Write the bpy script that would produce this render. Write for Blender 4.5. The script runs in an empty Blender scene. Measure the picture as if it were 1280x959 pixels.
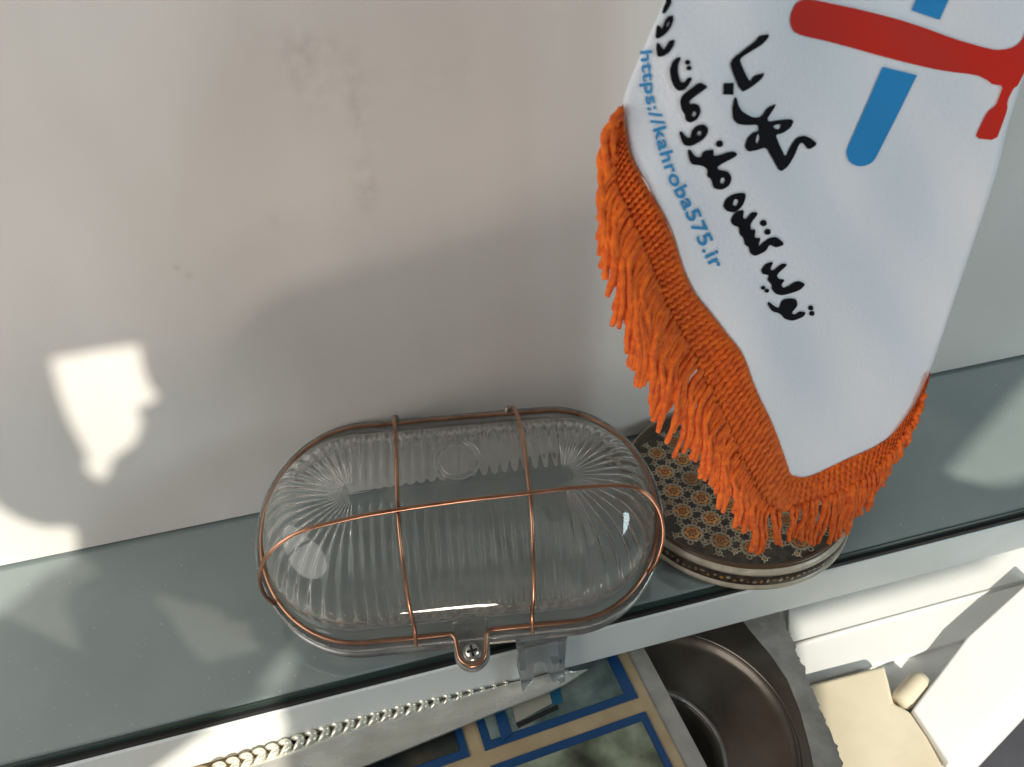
import bpy, bmesh, math, random
from mathutils import Vector, Matrix
random.seed(7)
scene = bpy.context.scene
COL = scene.collection

# ------------------------------------------------------------------ camera
PW, PH, FPX = 1280.0, 959.0, 960.0
CAM = Vector((-0.04175, -0.32735, 0.338))
WX = Vector((0.96486716, -0.18001551, 0.19137861))      # world axes in camera space (right, down, forward)
WY = Vector((-0.26202377, -0.60560389, 0.75139036))
WZ = Vector((-0.01936228, -0.77513763, -0.63149565))
cam_d = bpy.data.cameras.new('camera')
cam = bpy.data.objects.new('camera', cam_d)
COL.objects.link(cam)
cam_right = Vector((WX.x, WY.x, WZ.x)); cam_down = Vector((WX.y, WY.y, WZ.y)); cam_fwd = Vector((WX.z, WY.z, WZ.z))
M = Matrix((cam_right, -cam_down, -cam_fwd)).transposed().to_4x4()
M.translation = CAM
cam.matrix_world = M
cam_d.sensor_fit = 'HORIZONTAL'; cam_d.sensor_width = 36.0
cam_d.lens = 36.0 * FPX / PW
cam_d.clip_start = 0.01; cam_d.clip_end = 50.0
cam_d.dof.use_dof = True; cam_d.dof.focus_distance = 0.37; cam_d.dof.aperture_fstop = 17.0
scene.camera = cam

def ray(x, y):
    v = Vector((x - PW / 2, y - PH / 2, FPX))
    return Vector((WX.dot(v), WY.dot(v), WZ.dot(v))).normalized()
def on_y(x, y, Y):
    r = ray(x, y); return CAM + r * ((Y - CAM.y) / r.y)
def on_z(x, y, Z):
    r = ray(x, y); return CAM + r * ((Z - CAM.z) / r.z)

# ------------------------------------------------------------------ light
scene.render.engine = 'CYCLES'
scene.cycles.use_denoising = True
scene.cycles.max_bounces = 14; scene.cycles.transmission_bounces = 14; scene.cycles.glossy_bounces = 8
scene.cycles.transparent_max_bounces = 12
scene.cycles.sample_clamp_indirect = 6.0
scene.view_settings.view_transform = 'Standard'; scene.view_settings.look = 'None'
scene.view_settings.exposure = 0.14; scene.view_settings.gamma = 1.0
world = bpy.data.worlds.new('World'); scene.world = world; world.use_nodes = True
bg = world.node_tree.nodes['Background']
bg.inputs['Color'].default_value = (0.86, 0.93, 0.98, 1); bg.inputs['Strength'].default_value = 0.13

def area(name, loc, target, size, size_y, power, color):
    d = bpy.data.lights.new(name, 'AREA'); d.shape = 'ELLIPSE'; d.size = size; d.size_y = size_y
    d.energy = power; d.color = color
    o = bpy.data.objects.new(name, d); COL.objects.link(o)
    o.location = loc
    o.rotation_euler = (Vector(target) - Vector(loc)).to_track_quat('-Z', 'Y').to_euler()
    return o
area('window_light', (-0.85, -0.42, 0.50), (-0.15, 0, 0.10), 0.8, 0.8, 5.4, (1.0, 0.965, 0.91))
area('doorway_light', (0.80, -0.85, 0.55), (0.12, 0, 0.12), 0.5, 0.5, 9.5, (0.74, 0.94, 1.0))
area('bounce_light', (-0.07, -0.35, -0.185), (0.0, 0, 0.14), 0.085, 0.07, 0.70, (1.0, 0.80, 0.68))
SUN_DIR = Vector((-0.16, 0.80, -0.58)).normalized()
SUN_POS = Vector((0.05, -0.06, 0.02)) - SUN_DIR * 3.0
sd = bpy.data.lights.new('sun_beam', 'SPOT'); sd.energy = 480.0; sd.color = (1.0, 0.94, 0.82)
sd.spot_size = math.radians(34); sd.spot_blend = 0.0; sd.shadow_soft_size = 0.009
so = bpy.data.objects.new('sun_beam', sd); COL.objects.link(so); so.location = SUN_POS
so.rotation_euler = SUN_DIR.to_track_quat('-Z', 'Y').to_euler()

# ------------------------------------------------------------------ helpers
def tag(o, label=None, cat=None, group=None, kind=None):
    if label: o['label'] = label
    if cat: o['category'] = cat
    if group: o['group'] = group
    if kind: o['kind'] = kind
    return o
def thing(name, loc, label, cat, group=None):
    o = bpy.data.objects.new(name, None); COL.objects.link(o); o.location = loc
    o.empty_display_size = 0.01
    return tag(o, label, cat, group)
def root_loc(p):
    while p.parent is not None: p = p.parent
    return p.location.copy()
class MB:
    def __init__(s): s.v = []; s.f = []; s.m = []
    def add(s, verts, faces, mi=0):
        b = len(s.v); s.v += [Vector(p) for p in verts]
        for f in faces: s.f.append([i + b for i in f]); s.m.append(mi)
    def box(s, lo, hi, mi=0):
        x0, y0, z0 = lo; x1, y1, z1 = hi
        s.add([(x0,y0,z0),(x1,y0,z0),(x1,y1,z0),(x0,y1,z0),(x0,y0,z1),(x1,y0,z1),(x1,y1,z1),(x0,y1,z1)],
              [(0,3,2,1),(4,5,6,7),(0,1,5,4),(1,2,6,5),(2,3,7,6),(3,0,4,7)], mi)
    def prism(s, poly, z0, z1, mi=0, fr=None):
        n = len(poly); fr = fr or (lambda x, y, z: (x, y, z))
        s.add([fr(p[0], p[1], z0) for p in poly] + [fr(p[0], p[1], z1) for p in poly],
              [list(range(n))[::-1], list(range(n, 2*n))] + [(i, (i+1) % n, n+(i+1) % n, n+i) for i in range(n)], mi)
    def rings(s, rs, cap=True, mi=0, closed=True):
        n = len(rs[0]); vs = [p for r in rs for p in r]; fs = []
        for k in range(len(rs)-1):
            for i in range(n if closed else n-1):
                j = (i+1) % n
                fs.append((k*n+i, k*n+j, (k+1)*n+j, (k+1)*n+i))
        if cap:
            fs.append(list(range(n))[::-1]); fs.append([(len(rs)-1)*n+i for i in range(n)])
        s.add(vs, fs, mi)
    def tube(s, pts, r, sides=10, closed=False, mi=0, lobes=0.0, twist=0.0):
        pts = [Vector(p) for p in pts]; n = len(pts); rs = []
        up = None
        for i in range(n):
            a = pts[(i-1) % n] if (closed or i > 0) else pts[i]
            b = pts[(i+1) % n] if (closed or i < n-1) else pts[i]
            t = (b-a).normalized()
            if up is None:
                up = t.orthogonal().normalized()
            up = (up - t * up.dot(t)).normalized()
            w = t.cross(up)
            rr = r(i/(n-1)) if callable(r) else r
            ring = []
            for k in range(sides):
                q = 2*math.pi*k/sides
                m = rr * (1 - lobes + lobes*abs(math.cos(q + twist*i)))
                ring.append(pts[i] + up*math.cos(q)*m + w*math.sin(q)*m)
            rs.append(ring)
        if closed:
            rs.append(rs[0]); s.rings(rs, cap=False, mi=mi)
        else: s.rings(rs, mi=mi)
    def lathe(s, prof, c, n=64, mi=0):
        rs = [[(c[0]+r*math.cos(2*math.pi*k/n), c[1]+r*math.sin(2*math.pi*k/n), c[2]+z) for k in range(n)] for r, z in prof]
        s.rings(rs, cap=False, mi=mi)
    def build(s, name, mats, parent=None, smooth=False, bevel=0.0, bseg=2, solid=False):
        me = bpy.data.meshes.new(name)
        off = root_loc(parent) if parent else Vector((0, 0, 0))
        me.from_pydata([p - off for p in s.v], [], s.f)
        for m in (mats if isinstance(mats, (list, tuple)) else [mats]): me.materials.append(m)
        for p, mi in zip(me.polygons, s.m): p.material_index = mi; p.use_smooth = smooth
        me.validate(); me.update()
        bm = bmesh.new(); bm.from_mesh(me)
        if solid:
            bmesh.ops.remove_doubles(bm, verts=bm.verts, dist=2e-6)
        bmesh.ops.recalc_face_normals(bm, faces=bm.faces)
        if solid and bm.calc_volume(signed=True) < 0: bmesh.ops.reverse_faces(bm, faces=bm.faces)
        bm.to_mesh(me); bm.free()
        o = bpy.data.objects.new(name, me); COL.objects.link(o); o.parent = parent
        if bevel:
            b = o.modifiers.new('bevel', 'BEVEL'); b.width = bevel; b.segments = bseg; b.limit_method = 'ANGLE'; b.angle_limit = 0.6
        return o
def smooth_path(pts, n, closed=False):
    """Catmull-Rom through pts, n points in all (any dimension tuple)."""
    P = [Vector(p) for p in pts]; m = len(P); out = []
    segs = m if closed else m-1
    for i in range(n):
        t = i*segs/(n if closed else n-1)
        k = min(int(t), segs-1); u = t-k
        g = (lambda j: P[j % m]) if closed else (lambda j: P[max(0, min(m-1, j))])
        a, b, c, d = g(k-1), g(k), g(k+1), g(k+2)
        out.append(0.5*((2*b)+(c-a)*u+(2*a-5*b+4*c-d)*u*u+(3*b-a-3*c+d)*u*u*u))
    return out
def even(pts, n):
    """resample a polyline at n points evenly by length."""
    L = [0.0]
    for a, b in zip(pts, pts[1:]): L.append(L[-1] + (b-a).length)
    out = []; k = 0
    for i in range(n):
        d = L[-1]*i/(n-1)
        while k < len(pts)-2 and L[k+1] < d: k += 1
        u = (d-L[k])/max(1e-9, L[k+1]-L[k]); out.append(pts[k].lerp(pts[k+1], min(1, max(0, u))))
    return out

def mat(name, color, rough=0.5, metal=0.0, **kw):
    m = bpy.data.materials.new(name); m.use_nodes = True
    b = m.node_tree.nodes['Principled BSDF']
    b.inputs['Base Color'].default_value = (*color, 1); b.inputs['Roughness'].default_value = rough
    b.inputs['Metallic'].default_value = metal
    for k, v in kw.items():
        b.inputs[k.replace('_', ' ')].default_value = v
    return m
def noise_color(m, c1, c2, scale, detail=4.0, stretch=(1, 1, 1), lo=0.35, hi=0.65, bump=0.0, bump_scale=None, rough=None):
    nt = m.node_tree; b = nt.nodes['Principled BSDF']
    tc = nt.nodes.new('ShaderNodeTexCoord'); mp = nt.nodes.new('ShaderNodeMapping'); mp.inputs['Scale'].default_value = stretch
    n = nt.nodes.new('ShaderNodeTexNoise'); n.inputs['Scale'].default_value = scale; n.inputs['Detail'].default_value = detail
    r = nt.nodes.new('ShaderNodeValToRGB'); r.color_ramp.elements[0].position = lo; r.color_ramp.elements[1].position = hi
    r.color_ramp.elements[0].color = (*c1, 1); r.color_ramp.elements[1].color = (*c2, 1)
    L = nt.links.new
    L(tc.outputs['Object'], mp.inputs['Vector']); L(mp.outputs['Vector'], n.inputs['Vector']); L(n.outputs['Fac'], r.inputs['Fac'])
    L(r.outputs['Color'], b.inputs['Base Color'])
    if rough:
        mr = nt.nodes.new('ShaderNodeMapRange'); mr.inputs['To Min'].default_value = rough[0]; mr.inputs['To Max'].default_value = rough[1]
        L(n.outputs['Fac'], mr.inputs['Value']); L(mr.outputs['Result'], b.inputs['Roughness'])
    if bump:
        n2 = nt.nodes.new('ShaderNodeTexNoise'); n2.inputs['Scale'].default_value = bump_scale or scale; n2.inputs['Detail'].default_value = 3
        L(mp.outputs['Vector'], n2.inputs['Vector'])
        bp = nt.nodes.new('ShaderNodeBump'); bp.inputs['Strength'].default_value = bump; bp.inputs['Distance'].default_value = 0.001
        L(n2.outputs['Fac'], bp.inputs['Height']); L(bp.outputs['Normal'], b.inputs['Normal'])
    return m

# ------------------------------------------------------------------ materials
m_wall = noise_color(mat('wall_laminate', (0.7, 0.68, 0.65), 0.38), (0.66, 0.63, 0.59), (0.79, 0.765, 0.73), 9, 6, (1, 1, 0.40), 0.3, 0.7, 0.05, 60)  # soiling, plus tall blotches that paint mottled reflected light into the colour
def smudges(m, spots, dark):
    """finger marks on the wall: soft grey spots at (x, z, rx, rz, strength)"""
    nt = m.node_tree; L = nt.links.new; b = nt.nodes['Principled BSDF']
    tc = nt.nodes.new('ShaderNodeTexCoord'); sp = nt.nodes.new('ShaderNodeSeparateXYZ'); L(tc.outputs['Object'], sp.inputs['Vector'])
    ns = nt.nodes.new('ShaderNodeTexNoise'); ns.inputs['Scale'].default_value = 140; ns.inputs['Detail'].default_value = 6
    L(tc.outputs['Object'], ns.inputs['Vector'])
    acc = None
    def M(op, a, c=None):
        n = nt.nodes.new('ShaderNodeMath'); n.operation = op
        for i, q in enumerate((a, c)):
            if q is None: continue
            if isinstance(q, (int, float)): n.inputs[i].default_value = q
            else: L(q, n.inputs[i])
        return n.outputs[0]
    for x, z, rx, rz, st in spots:
        dx = M('DIVIDE', M('SUBTRACT', sp.outputs['X'], x), rx); dz = M('DIVIDE', M('SUBTRACT', sp.outputs['Z'], z), rz)
        d = M('ADD', M('MULTIPLY', dx, dx), M('MULTIPLY', dz, dz))
        g = M('MULTIPLY', M('POWER', 2.718, M('MULTIPLY', d, -1.0)), st)
        acc = g if acc is None else M('ADD', acc, g)
    nn = nt.nodes.new('ShaderNodeMapRange'); L(ns.outputs['Fac'], nn.inputs['Value'])
    nn.inputs['From Min'].default_value = 0.36; nn.inputs['From Max'].default_value = 0.66; nn.inputs['To Min'].default_value = 0.0
    acc = M('MULTIPLY', acc, nn.outputs['Result'])
    mx = nt.nodes.new('ShaderNodeMix'); mx.data_type = 'RGBA'
    src = b.inputs['Base Color'].links[0].from_socket
    L(acc, mx.inputs['Factor']); L(src, mx.inputs['A']); mx.inputs['B'].default_value = (*dark, 1)
    L(mx.outputs['Result'], b.inputs['Base Color'])
spots = []
for px, py, rx, rz, st in ((448, 130, .004, .016, .45), (455, 230, .005, .012, .6), (375, 60, .012, .006, .35), (380, 95, .006, .012, .3),
                           (350, 275, .006, .004, .3), (222, 335, .002, .0015, .8), (237, 345, .002, .0015, .5), (410, 100, .02, .02, .12), (560, 90, .02, .015, .1)):
    p = on_y(px, py, 0); spots.append((p.x, p.z, rx, rz, st*0.7))
smudges(m_wall, spots, (0.36, 0.33, 0.30))
m_gap = mat('dark_gap', (0.012, 0.014, 0.014), 0.7)
m_shelf = noise_color(mat('grey_green_glass', (0.15, 0.19, 0.18), 0.06, IOR=1.75), (0.205, 0.250, 0.245), (0.250, 0.292, 0.285), 14, 5, (1, 1, 1), 0.3, 0.7, 0, None, (0.03, 0.09))
m_edge = mat('glass_edge', (0.03, 0.05, 0.045), 0.25)
m_trim = noise_color(mat('white_aluminium', (0.66, 0.68, 0.66), 0.35), (0.74, 0.765, 0.74), (0.80, 0.815, 0.80), 25, 4, (1, 1, 1))
m_white = noise_color(mat('white_paint', (0.78, 0.78, 0.76), 0.4), (0.74, 0.74, 0.72), (0.80, 0.80, 0.78), 16, 5)
m_copper = noise_color(mat('copper_wire', (0.62, 0.30, 0.18), 0.28, 1.0), (0.30, 0.155, 0.095), (0.60, 0.33, 0.21), 60, 3, (1, 1, 1), 0.3, 0.7, 0, None, (0.2, 0.42))
m_glass = mat('clear_glass', (0.93, 0.935, 0.92), 0.02, 0.0, IOR=1.47, Transmission_Weight=1.0)
def dusty(m, base, scale):
    nt = m.node_tree; L = nt.links.new; b = nt.nodes['Principled BSDF']; out = nt.nodes['Material Output']
    tc = nt.nodes.new('ShaderNodeTexCoord'); n = nt.nodes.new('ShaderNodeTexNoise'); n.inputs['Scale'].default_value = scale; n.inputs['Detail'].default_value = 7
    n.inputs['Roughness'].default_value = 0.7
    mr = nt.nodes.new('ShaderNodeMapRange'); mr.inputs['From Min'].default_value = 0.35; mr.inputs['From Max'].default_value = 0.7
    mr.inputs['To Min'].default_value = base*0.35; mr.inputs['To Max'].default_value = base*1.9
    df = nt.nodes.new('ShaderNodeBsdfDiffuse'); df.inputs['Color'].default_value = (0.70, 0.69, 0.65, 1)
    tr = nt.nodes.new('ShaderNodeBsdfTranslucent'); tr.inputs['Color'].default_value = (0.70, 0.69, 0.65, 1)
    m1 = nt.nodes.new('ShaderNodeMixShader'); m2 = nt.nodes.new('ShaderNodeMixShader')
    L(df.outputs[0], m1.inputs[1]); L(tr.outputs[0], m1.inputs[2]); m1.inputs[0].default_value = 0.45
    L(tc.outputs['Object'], n.inputs['Vector']); L(n.outputs['Fac'], mr.inputs['Value']); L(mr.outputs['Result'], m2.inputs[0])
    L(b.outputs[0], m2.inputs[1]); L(m1.outputs[0], m2.inputs[2]); L(m2.outputs[0], out.inputs['Surface'])
    return m
dusty(m_glass, 0.085, 70)
m_clear = mat('clear_plastic', (0.60, 0.62, 0.63), 0.12, 0.0, IOR=1.46, Transmission_Weight=0.85)
m_alu = noise_color(mat('reflector_metal', (0.42, 0.42, 0.40), 0.3, 1.0), (0.40, 0.40, 0.385), (0.74, 0.735, 0.70), 40, 5, (6, 0.35, 0.35), 0.3, 0.7, 0.1, 90, (0.2, 0.45))
m_rim = noise_color(mat('grey_rim', (0.30, 0.30, 0.29), 0.4, 0.8), (0.22, 0.22, 0.21), (0.40, 0.40, 0.38), 60, 4)
m_steel = mat('screw_steel', (0.62, 0.62, 0.58), 0.28, 1.0)
m_black = mat('black_recess', (0.01, 0.01, 0.01), 0.6)
m_cloth = mat('white_satin', (0.80, 0.84, 0.90), 0.48, 0.0, Sheen_Weight=0.05)
m_ink = mat('black_ink', (0.004, 0.004, 0.007), 0.7, 0.0, Specular_IOR_Level=0.15)
m_red = mat('red_ink', (0.60, 0.026, 0.014), 0.65, 0.0, Specular_IOR_Level=0.2)
m_blue = mat('blue_ink', (0.025, 0.27, 0.62), 0.65, 0.0, Specular_IOR_Level=0.2)
m_url = mat('light_blue_ink', (0.03, 0.27, 0.58), 0.6)
m_yarn = noise_color(mat('orange_yarn', (0.75, 0.15, 0.008), 0.8, 0.0, Sheen_Weight=0.06), (0.60, 0.080, 0.002), (0.90, 0.175, 0.004), 320, 3, (1, 1, 1), 0.3, 0.7, 0.6, 900)

def specks(m, scale, thr, col, amount):
    nt = m.node_tree; L = nt.links.new; b = nt.nodes['Principled BSDF']
    tc = nt.nodes.new('ShaderNodeTexCoord'); n = nt.nodes.new('ShaderNodeTexNoise'); n.inputs['Scale'].default_value = scale; n.inputs['Detail'].default_value = 2
    n2 = nt.nodes.new('ShaderNodeTexNoise'); n2.inputs['Scale'].default_value = 11; n2.inputs['Detail'].default_value = 3
    mr = nt.nodes.new('ShaderNodeMapRange'); mr.inputs['From Min'].default_value = thr; mr.inputs['From Max'].default_value = thr+0.05; mr.inputs['To Max'].default_value = amount
    mu = nt.nodes.new('ShaderNodeMath'); mu.operation = 'MULTIPLY'
    mx = nt.nodes.new('ShaderNodeMix'); mx.data_type = 'RGBA'; src = b.inputs['Base Color'].links[0].from_socket
    L(tc.outputs['Object'], n.inputs['Vector']); L(tc.outputs['Object'], n2.inputs['Vector']); L(n.outputs['Fac'], mr.inputs['Value'])
    L(mr.outputs['Result'], mu.inputs[0]); L(n2.outputs['Fac'], mu.inputs[1]); L(mu.outputs[0], mx.inputs['Factor'])
    L(src, mx.inputs['A']); mx.inputs['B'].default_value = (*col, 1); L(mx.outputs['Result'], b.inputs['Base Color'])
specks(m_shelf, 420, 0.70, (0.55, 0.56, 0.54), 0.8)
specks(m_wall, 520, 0.72, (0.45, 0.43, 0.40), 0.5)
# ------------------------------------------------------------------ setting
b = MB(); b.box((-0.7, 0.0, 0.0022), (0.9, 0.018, 0.75))
tag(b.build('wall', m_wall), kind='structure')
b = MB(); b.box((-0.7, 0.003, -0.02), (0.9, 0.016, 0.0018))
tag(b.build('wall_gap', m_gap), kind='structure')
FRONT = -0.1165
sh = MB(); sh.box((-0.7, FRONT, -0.006), (0.9, 0.0028, 0.0))
shelf = tag(sh.build('shelf', m_shelf, None, False, 0.0008), kind='structure')
e = MB(); e.box((-0.7, FRONT-0.0009, -0.0052), (0.9, FRONT-0.0001, -0.0012)); e.build('glass_edge', m_edge, shelf)
e = MB(); e.box((-0.7, FRONT-0.0026, -0.0085), (0.9, FRONT+0.004, -0.0056)); e.build('gasket', m_black, shelf)
e = MB(); e.box((-0.7, FRONT-0.0035, -0.038), (0.9, 0.0, -0.0088)); e.build('front_trim', m_trim, shelf, False, 0.0012, 3)
# lower counter, its front right corner cut away as in the picture
CZ = -0.078
pq = [on_z(x, y, CZ) for x, y in ((1195, 985), (1330, 842))]
b = MB(); b.prism([(-0.5, -0.165), (0.10, -0.165), (0.125, -0.26), (pq[0].x-0.03, -0.26), (pq[0].x, pq[0].y), (pq[1].x, pq[1].y), (0.9, pq[1].y+0.03), (0.9, 0.0), (-0.5, 0.0)], CZ-0.02, CZ)
tag(b.build('counter', m_white, None, False, 0.001), kind='structure')
m_floor = noise_color(mat('floor', (0.10, 0.085, 0.09), 0.6), (0.30, 0.27, 0.28), (0.42, 0.38, 0.39), 12)
b = MB(); b.box((-1.2, -0.9, -0.22), (1.4, 0.6, -0.20)); tag(b.build('floor', m_floor), kind='structure')
b = MB(); b.box((-1.2, 0.02, -0.1995), (1.4, 0.05, -0.02)); tag(b.build('lower_wall', m_white), kind='structure')

# gobo added unseen behind the camera, its holes cut to shape the sun patches
def sun_gobo():
    D = 1.0
    c = Vector((0.05, -0.06, 0.02)) - SUN_DIR * D
    ux = SUN_DIR.cross(Vector((0, 0, 1))).normalized(); uy = ux.cross(SUN_DIR).normalized()
    def back(p):
        d = p - SUN_POS; t = ((c - SUN_POS).dot(SUN_DIR)) / d.dot(SUN_DIR)
        q = SUN_POS + d*t - c
        return (q.dot(ux), q.dot(uy))
    z3 = lambda x, y: (x/3.045, 300 + y/3.045)
    holes = []
    holes.append([back(on_y(*z3(x, y), 0)) for x, y in ((195,455),(360,425),(528,400),(540,480),(562,548),(602,602),(555,625),(515,642),(540,690),(515,770),(430,830),(405,905),(375,915),(325,870),(335,820),(270,700),(225,580))])
    holes.append([back(on_y(x, y, 0)) for x, y in ((-70,560),(-20,612),(0,636),(25,650),(54,660),(89,659),(95,668),(96,691))] +
                 [back(on_z(x, y, 0)) for x, y in ((86,706),(60,716),(20,752),(-30,790),(-110,800))])
    holes.append([back(on_z(x, y, 0)) for x, y in ((318,868),(349,827),(380,804),(367,830),(356,858))])
    holes.append([back(on_y(x, y, FRONT-0.0035)) for x, y in ((288,893),(346,874),(358,908),(352,935),(345,985),(160,985))])
    holes.append([back(on_z(x, y, 0)) for x, y in ((1283,478),(1236,530),(1182,594),(1232,606),(1262,604),(1330,585),(1330,440))])
    holes.append([back(on_z(x, y, CZ)) for x, y in ((985,772),(1215,705),(1300,640),(1420,700),(1420,1040),(1010,1040))])
    cu = bpy.data.curves.new('shade', 'CURVE'); cu.dimensions = '2D'; cu.fill_mode = 'BOTH'; cu.extrude = 0.0015
    outer = [(-0.62, -0.5), (0.62, -0.5), (0.62, 0.55), (-0.62, 0.55)]
    for poly in [outer] + holes:
        s = cu.splines.new('POLY'); s.points.add(len(poly)-1); s.use_cyclic_u = True
        for p, q in zip(s.points, poly): p.co = (q[0], q[1], 0, 1)
    tmp = bpy.data.objects.new('tmp', cu); COL.objects.link(tmp)
    dg = bpy.context.evaluated_depsgraph_get()
    me = bpy.data.meshes.new_from_object(tmp.evaluated_get(dg)); bpy.data.objects.remove(tmp)
    o = bpy.data.objects.new('sun_gobo', me); COL.objects.link(o)
    me.materials.clear(); me.materials.append(mat('gobo_card', (0.35, 0.33, 0.30), 0.8))
    mm = Matrix((ux, uy, -SUN_DIR)).transposed().to_4x4(); mm.translation = c; o.matrix_world = mm
    tag(o, kind='structure')
sun_gobo()

# ------------------------------------------------------------------ bulkhead lamp
K = 0.99
LO = CAM + (Vector((-0.0034, -0.0650, 0.0346)) - CAM) * K
YAW, TILT = -0.160, 0.36
LA = Vector((math.cos(YAW), math.sin(YAW), 0)); LB = Vector((-math.sin(YAW)*math.cos(TILT), math.cos(YAW)*math.cos(TILT), math.sin(TILT))); LN = LA.cross(LB)
HL, HW, HS = 0.1012*K, 0.0576*K, 0.0500*K
def lp(a, b_, n): return LO + LA*a + LB*b_ + LN*n
def oval(inset, h, nstraight=20, nend=40, out=0.0):
    """closed outline of the lamp, inset from the wire ring, as (a, b) points"""
    k = max(0.0, 1 - inset/HW); ea = (HL-HS)*(1-min(1.0, max(0.0, inset/HW))**1.4); w = HW*k; pts = []
    if inset < 0: ea = HL-HS-inset
    for i in range(nend): t = -math.pi/2 + math.pi*i/nend; pts.append((HS + ea*math.cos(t), w*math.sin(t)))
    for i in range(nstraight): pts.append((HS - 2*HS*i/nstraight, w))
    for i in range(nend): t = math.pi/2 + math.pi*i/nend; pts.append((-HS + ea*math.cos(t), w*math.sin(t)))
    for i in range(nstraight): pts.append((-HS + 2*HS*i/nstraight, -w))
    return [lp(a, b_ + out, h) for a, b_ in pts]
lamp = thing('bulkhead_lamp', (LO.x, LO.y, 0.0), 'oval fluted glass bulkhead lamp in a copper wire cage leaning against the white wall', 'lamp')
q = MB(); pr = [(0.0030, -0.0098), (-0.0012, -0.0100), (-0.0026, -0.0090), (-0.0028, -0.0070), (-0.0018, -0.0058), (0.0030, -0.0056)]
q.rings([oval(i, h, 20, 40, -0.0022) for i, h in pr + pr[:1]], cap=False); q.build('base_rim', m_rim, lamp, True)
def oval_shell(name, prof, m, cap, ns=20, ne=40, smooth=True, parent=lamp):
    q = MB(); q.rings([oval(i, h, ns, ne) for i, h in prof], cap=cap); return q.build(name, m, parent, smooth)
q = MB(); pr = [(0.0016, -0.0052), (-0.0026, -0.0052), (-0.0034, -0.0044), (-0.0034, -0.0030), (-0.0026, -0.0024), (0.0016, -0.0024)]
q.rings([oval(i, h) for i, h in pr + pr[:1]], cap=False); q.build('gasket', m_clear, lamp, True)
# glass dome, smooth outside, fluted inside
outer = [(-0.0030, -0.0023), (-0.0036, -0.0012), (-0.0030, -0.0002), (0.0012, 0.0002), (0.0040, 0.0010), (0.0062, 0.0030), (0.0074, 0.0070), (0.0090, 0.0130), (0.0112, 0.0185), (0.0145, 0.0245), (0.0188, 0.0300), (0.0240, 0.0344), (0.031, 0.0375), (0.039, 0.0393), (0.047, 0.0402), (0.053, 0.0406), (0.0570, 0.0407)]
outer2 = smooth_path([(a, h, 0) for a, h in outer], 44)
TH = 0.0030
def glass():
    NF_S, NF_E, PER = 20, 19, 8
    ns, ne = NF_S*PER, NF_E*PER
    q = MB()
    SH = lambda h: -0.0046*math.sin(math.pi*min(1, max(0, h/0.036))) + 0.0020*max(0, h/0.0407)
    ro = [oval(p.x, p.y, ns, ne, SH(p.y)) for p in outer2]
    ri = []
    prof = [p for p in outer2 if p.y > 0.0035 and p.x > 0.003]
    ri.append(oval(prof[0].x + TH, -0.0023, ns, ne)); ri.append(oval(prof[0].x + TH, 0.0002, ns, ne))
    for k, p in enumerate(prof):
        a = prof[max(0, k-1)]; c = prof[min(len(prof)-1, k+1)]; t = (c-a); t.normalize()
        nx, ny = t.y, -t.x           # inward-down normal in the (inset, height) plane
        if nx < 0: nx, ny = nx, ny
        fade = min(1, max(0, (p.x-0.006)/0.006)) * min(1, max(0, (HW-0.0035-p.x)/0.006))
        th0 = TH
        base = []
        for i in range(2*(ns+ne)):
            base.append(th0 + 0.0010*fade*(0.5-0.5*math.cos(2*math.pi*i/PER)))
        # inner ring point by point
        rings = {}
        pts = []
        kA = oval
        lo_ = oval(min(HW, p.x + nx*TH), p.y + ny*TH, ns, ne, SH(p.y)); hi_ = oval(min(HW, p.x + nx*(TH*2)), p.y + ny*(TH*2), ns, ne, SH(p.y))
        for i in range(len(base)):
            pts.append(lo_[i].lerp(hi_[i], (base[i]-TH)/TH))
        ri.append(pts)
    q.rings(ri[::-1] + ro, cap=False)      # inner skin down to the flange, out and up again over the outside
    return q.build('glass_dome', m_glass, lamp, True, solid=True)
dome = glass()
# raised ring mark on the dome
q = MB(); cm = (0.0005, 0.0150, 0.0390)
q.tube([lp(cm[0]+0.0098*math.cos(t), cm[1]+0.0098*math.sin(t), cm[2]-0.0012*((cm[1]-0.0025+0.0098*math.sin(t))/0.02)**2) for t in [2*math.pi*i/48 for i in range(48)]], 0.0015, 8, True)
q.build('moulded_ring', m_glass, dome, True)
# screw tab
TB = -0.0655*K - 0.001
tab = MB(); poly = [(-0.0085, -HW+0.006)] + [(0.0085*math.cos(t), TB+0.0085*math.sin(t)) for t in [math.pi + math.pi*i/18 for i in range(19)]] + [(0.0085, -HW+0.006)]
tab.prism(poly, -0.0062, -0.0024, 0, lambda x, y, z: lp(x, y, z)); tb = tab.build('screw_tab', m_rim, lamp, False, 0.0012, 3)
sc_ = MB(); prof = [(0.0, 0.0018), (0.0018, 0.0017), (0.0034, 0.0010), (0.0043, -0.0004), (0.0044, -0.0026)]
sc_.rings([[lp(r*math.cos(2*math.pi*k/28), TB+r*math.sin(2*math.pi*k/28), z) for k in range(28)] for r, z in prof], cap=False)
scr = sc_.build('screw', m_steel, tb, True)
cr = MB(); w_, l_ = 0.0006, 0.0026
cr.prism([(-w_,-l_),(w_,-l_),(w_,-w_),(l_,-w_),(l_,w_),(w_,w_),(w_,l_),(-w_,l_),(-w_,w_),(-l_,w_),(-l_,-w_),(-w_,-w_)], 0.0006, 0.00186, 0, lambda x, y, z: lp(x*0.98-y*0.17, TB+y*0.98+x*0.17, z))
cr.build('slot_shade', m_black, tb)  # raised black cross; the slot's shade is put into its colour
# copper cage
cage = MB()
RH = 0.0013
ring2 = []
for p in [(a, b_) for a, b_ in [((q_-LO).dot(LA), (q_-LO).dot(LB)) for q_ in oval(0, 0, 60, 80)]]:
    if abs(p[0]) < 0.0125 and p[1] < 0: continue
    ring2.append(p)
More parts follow.
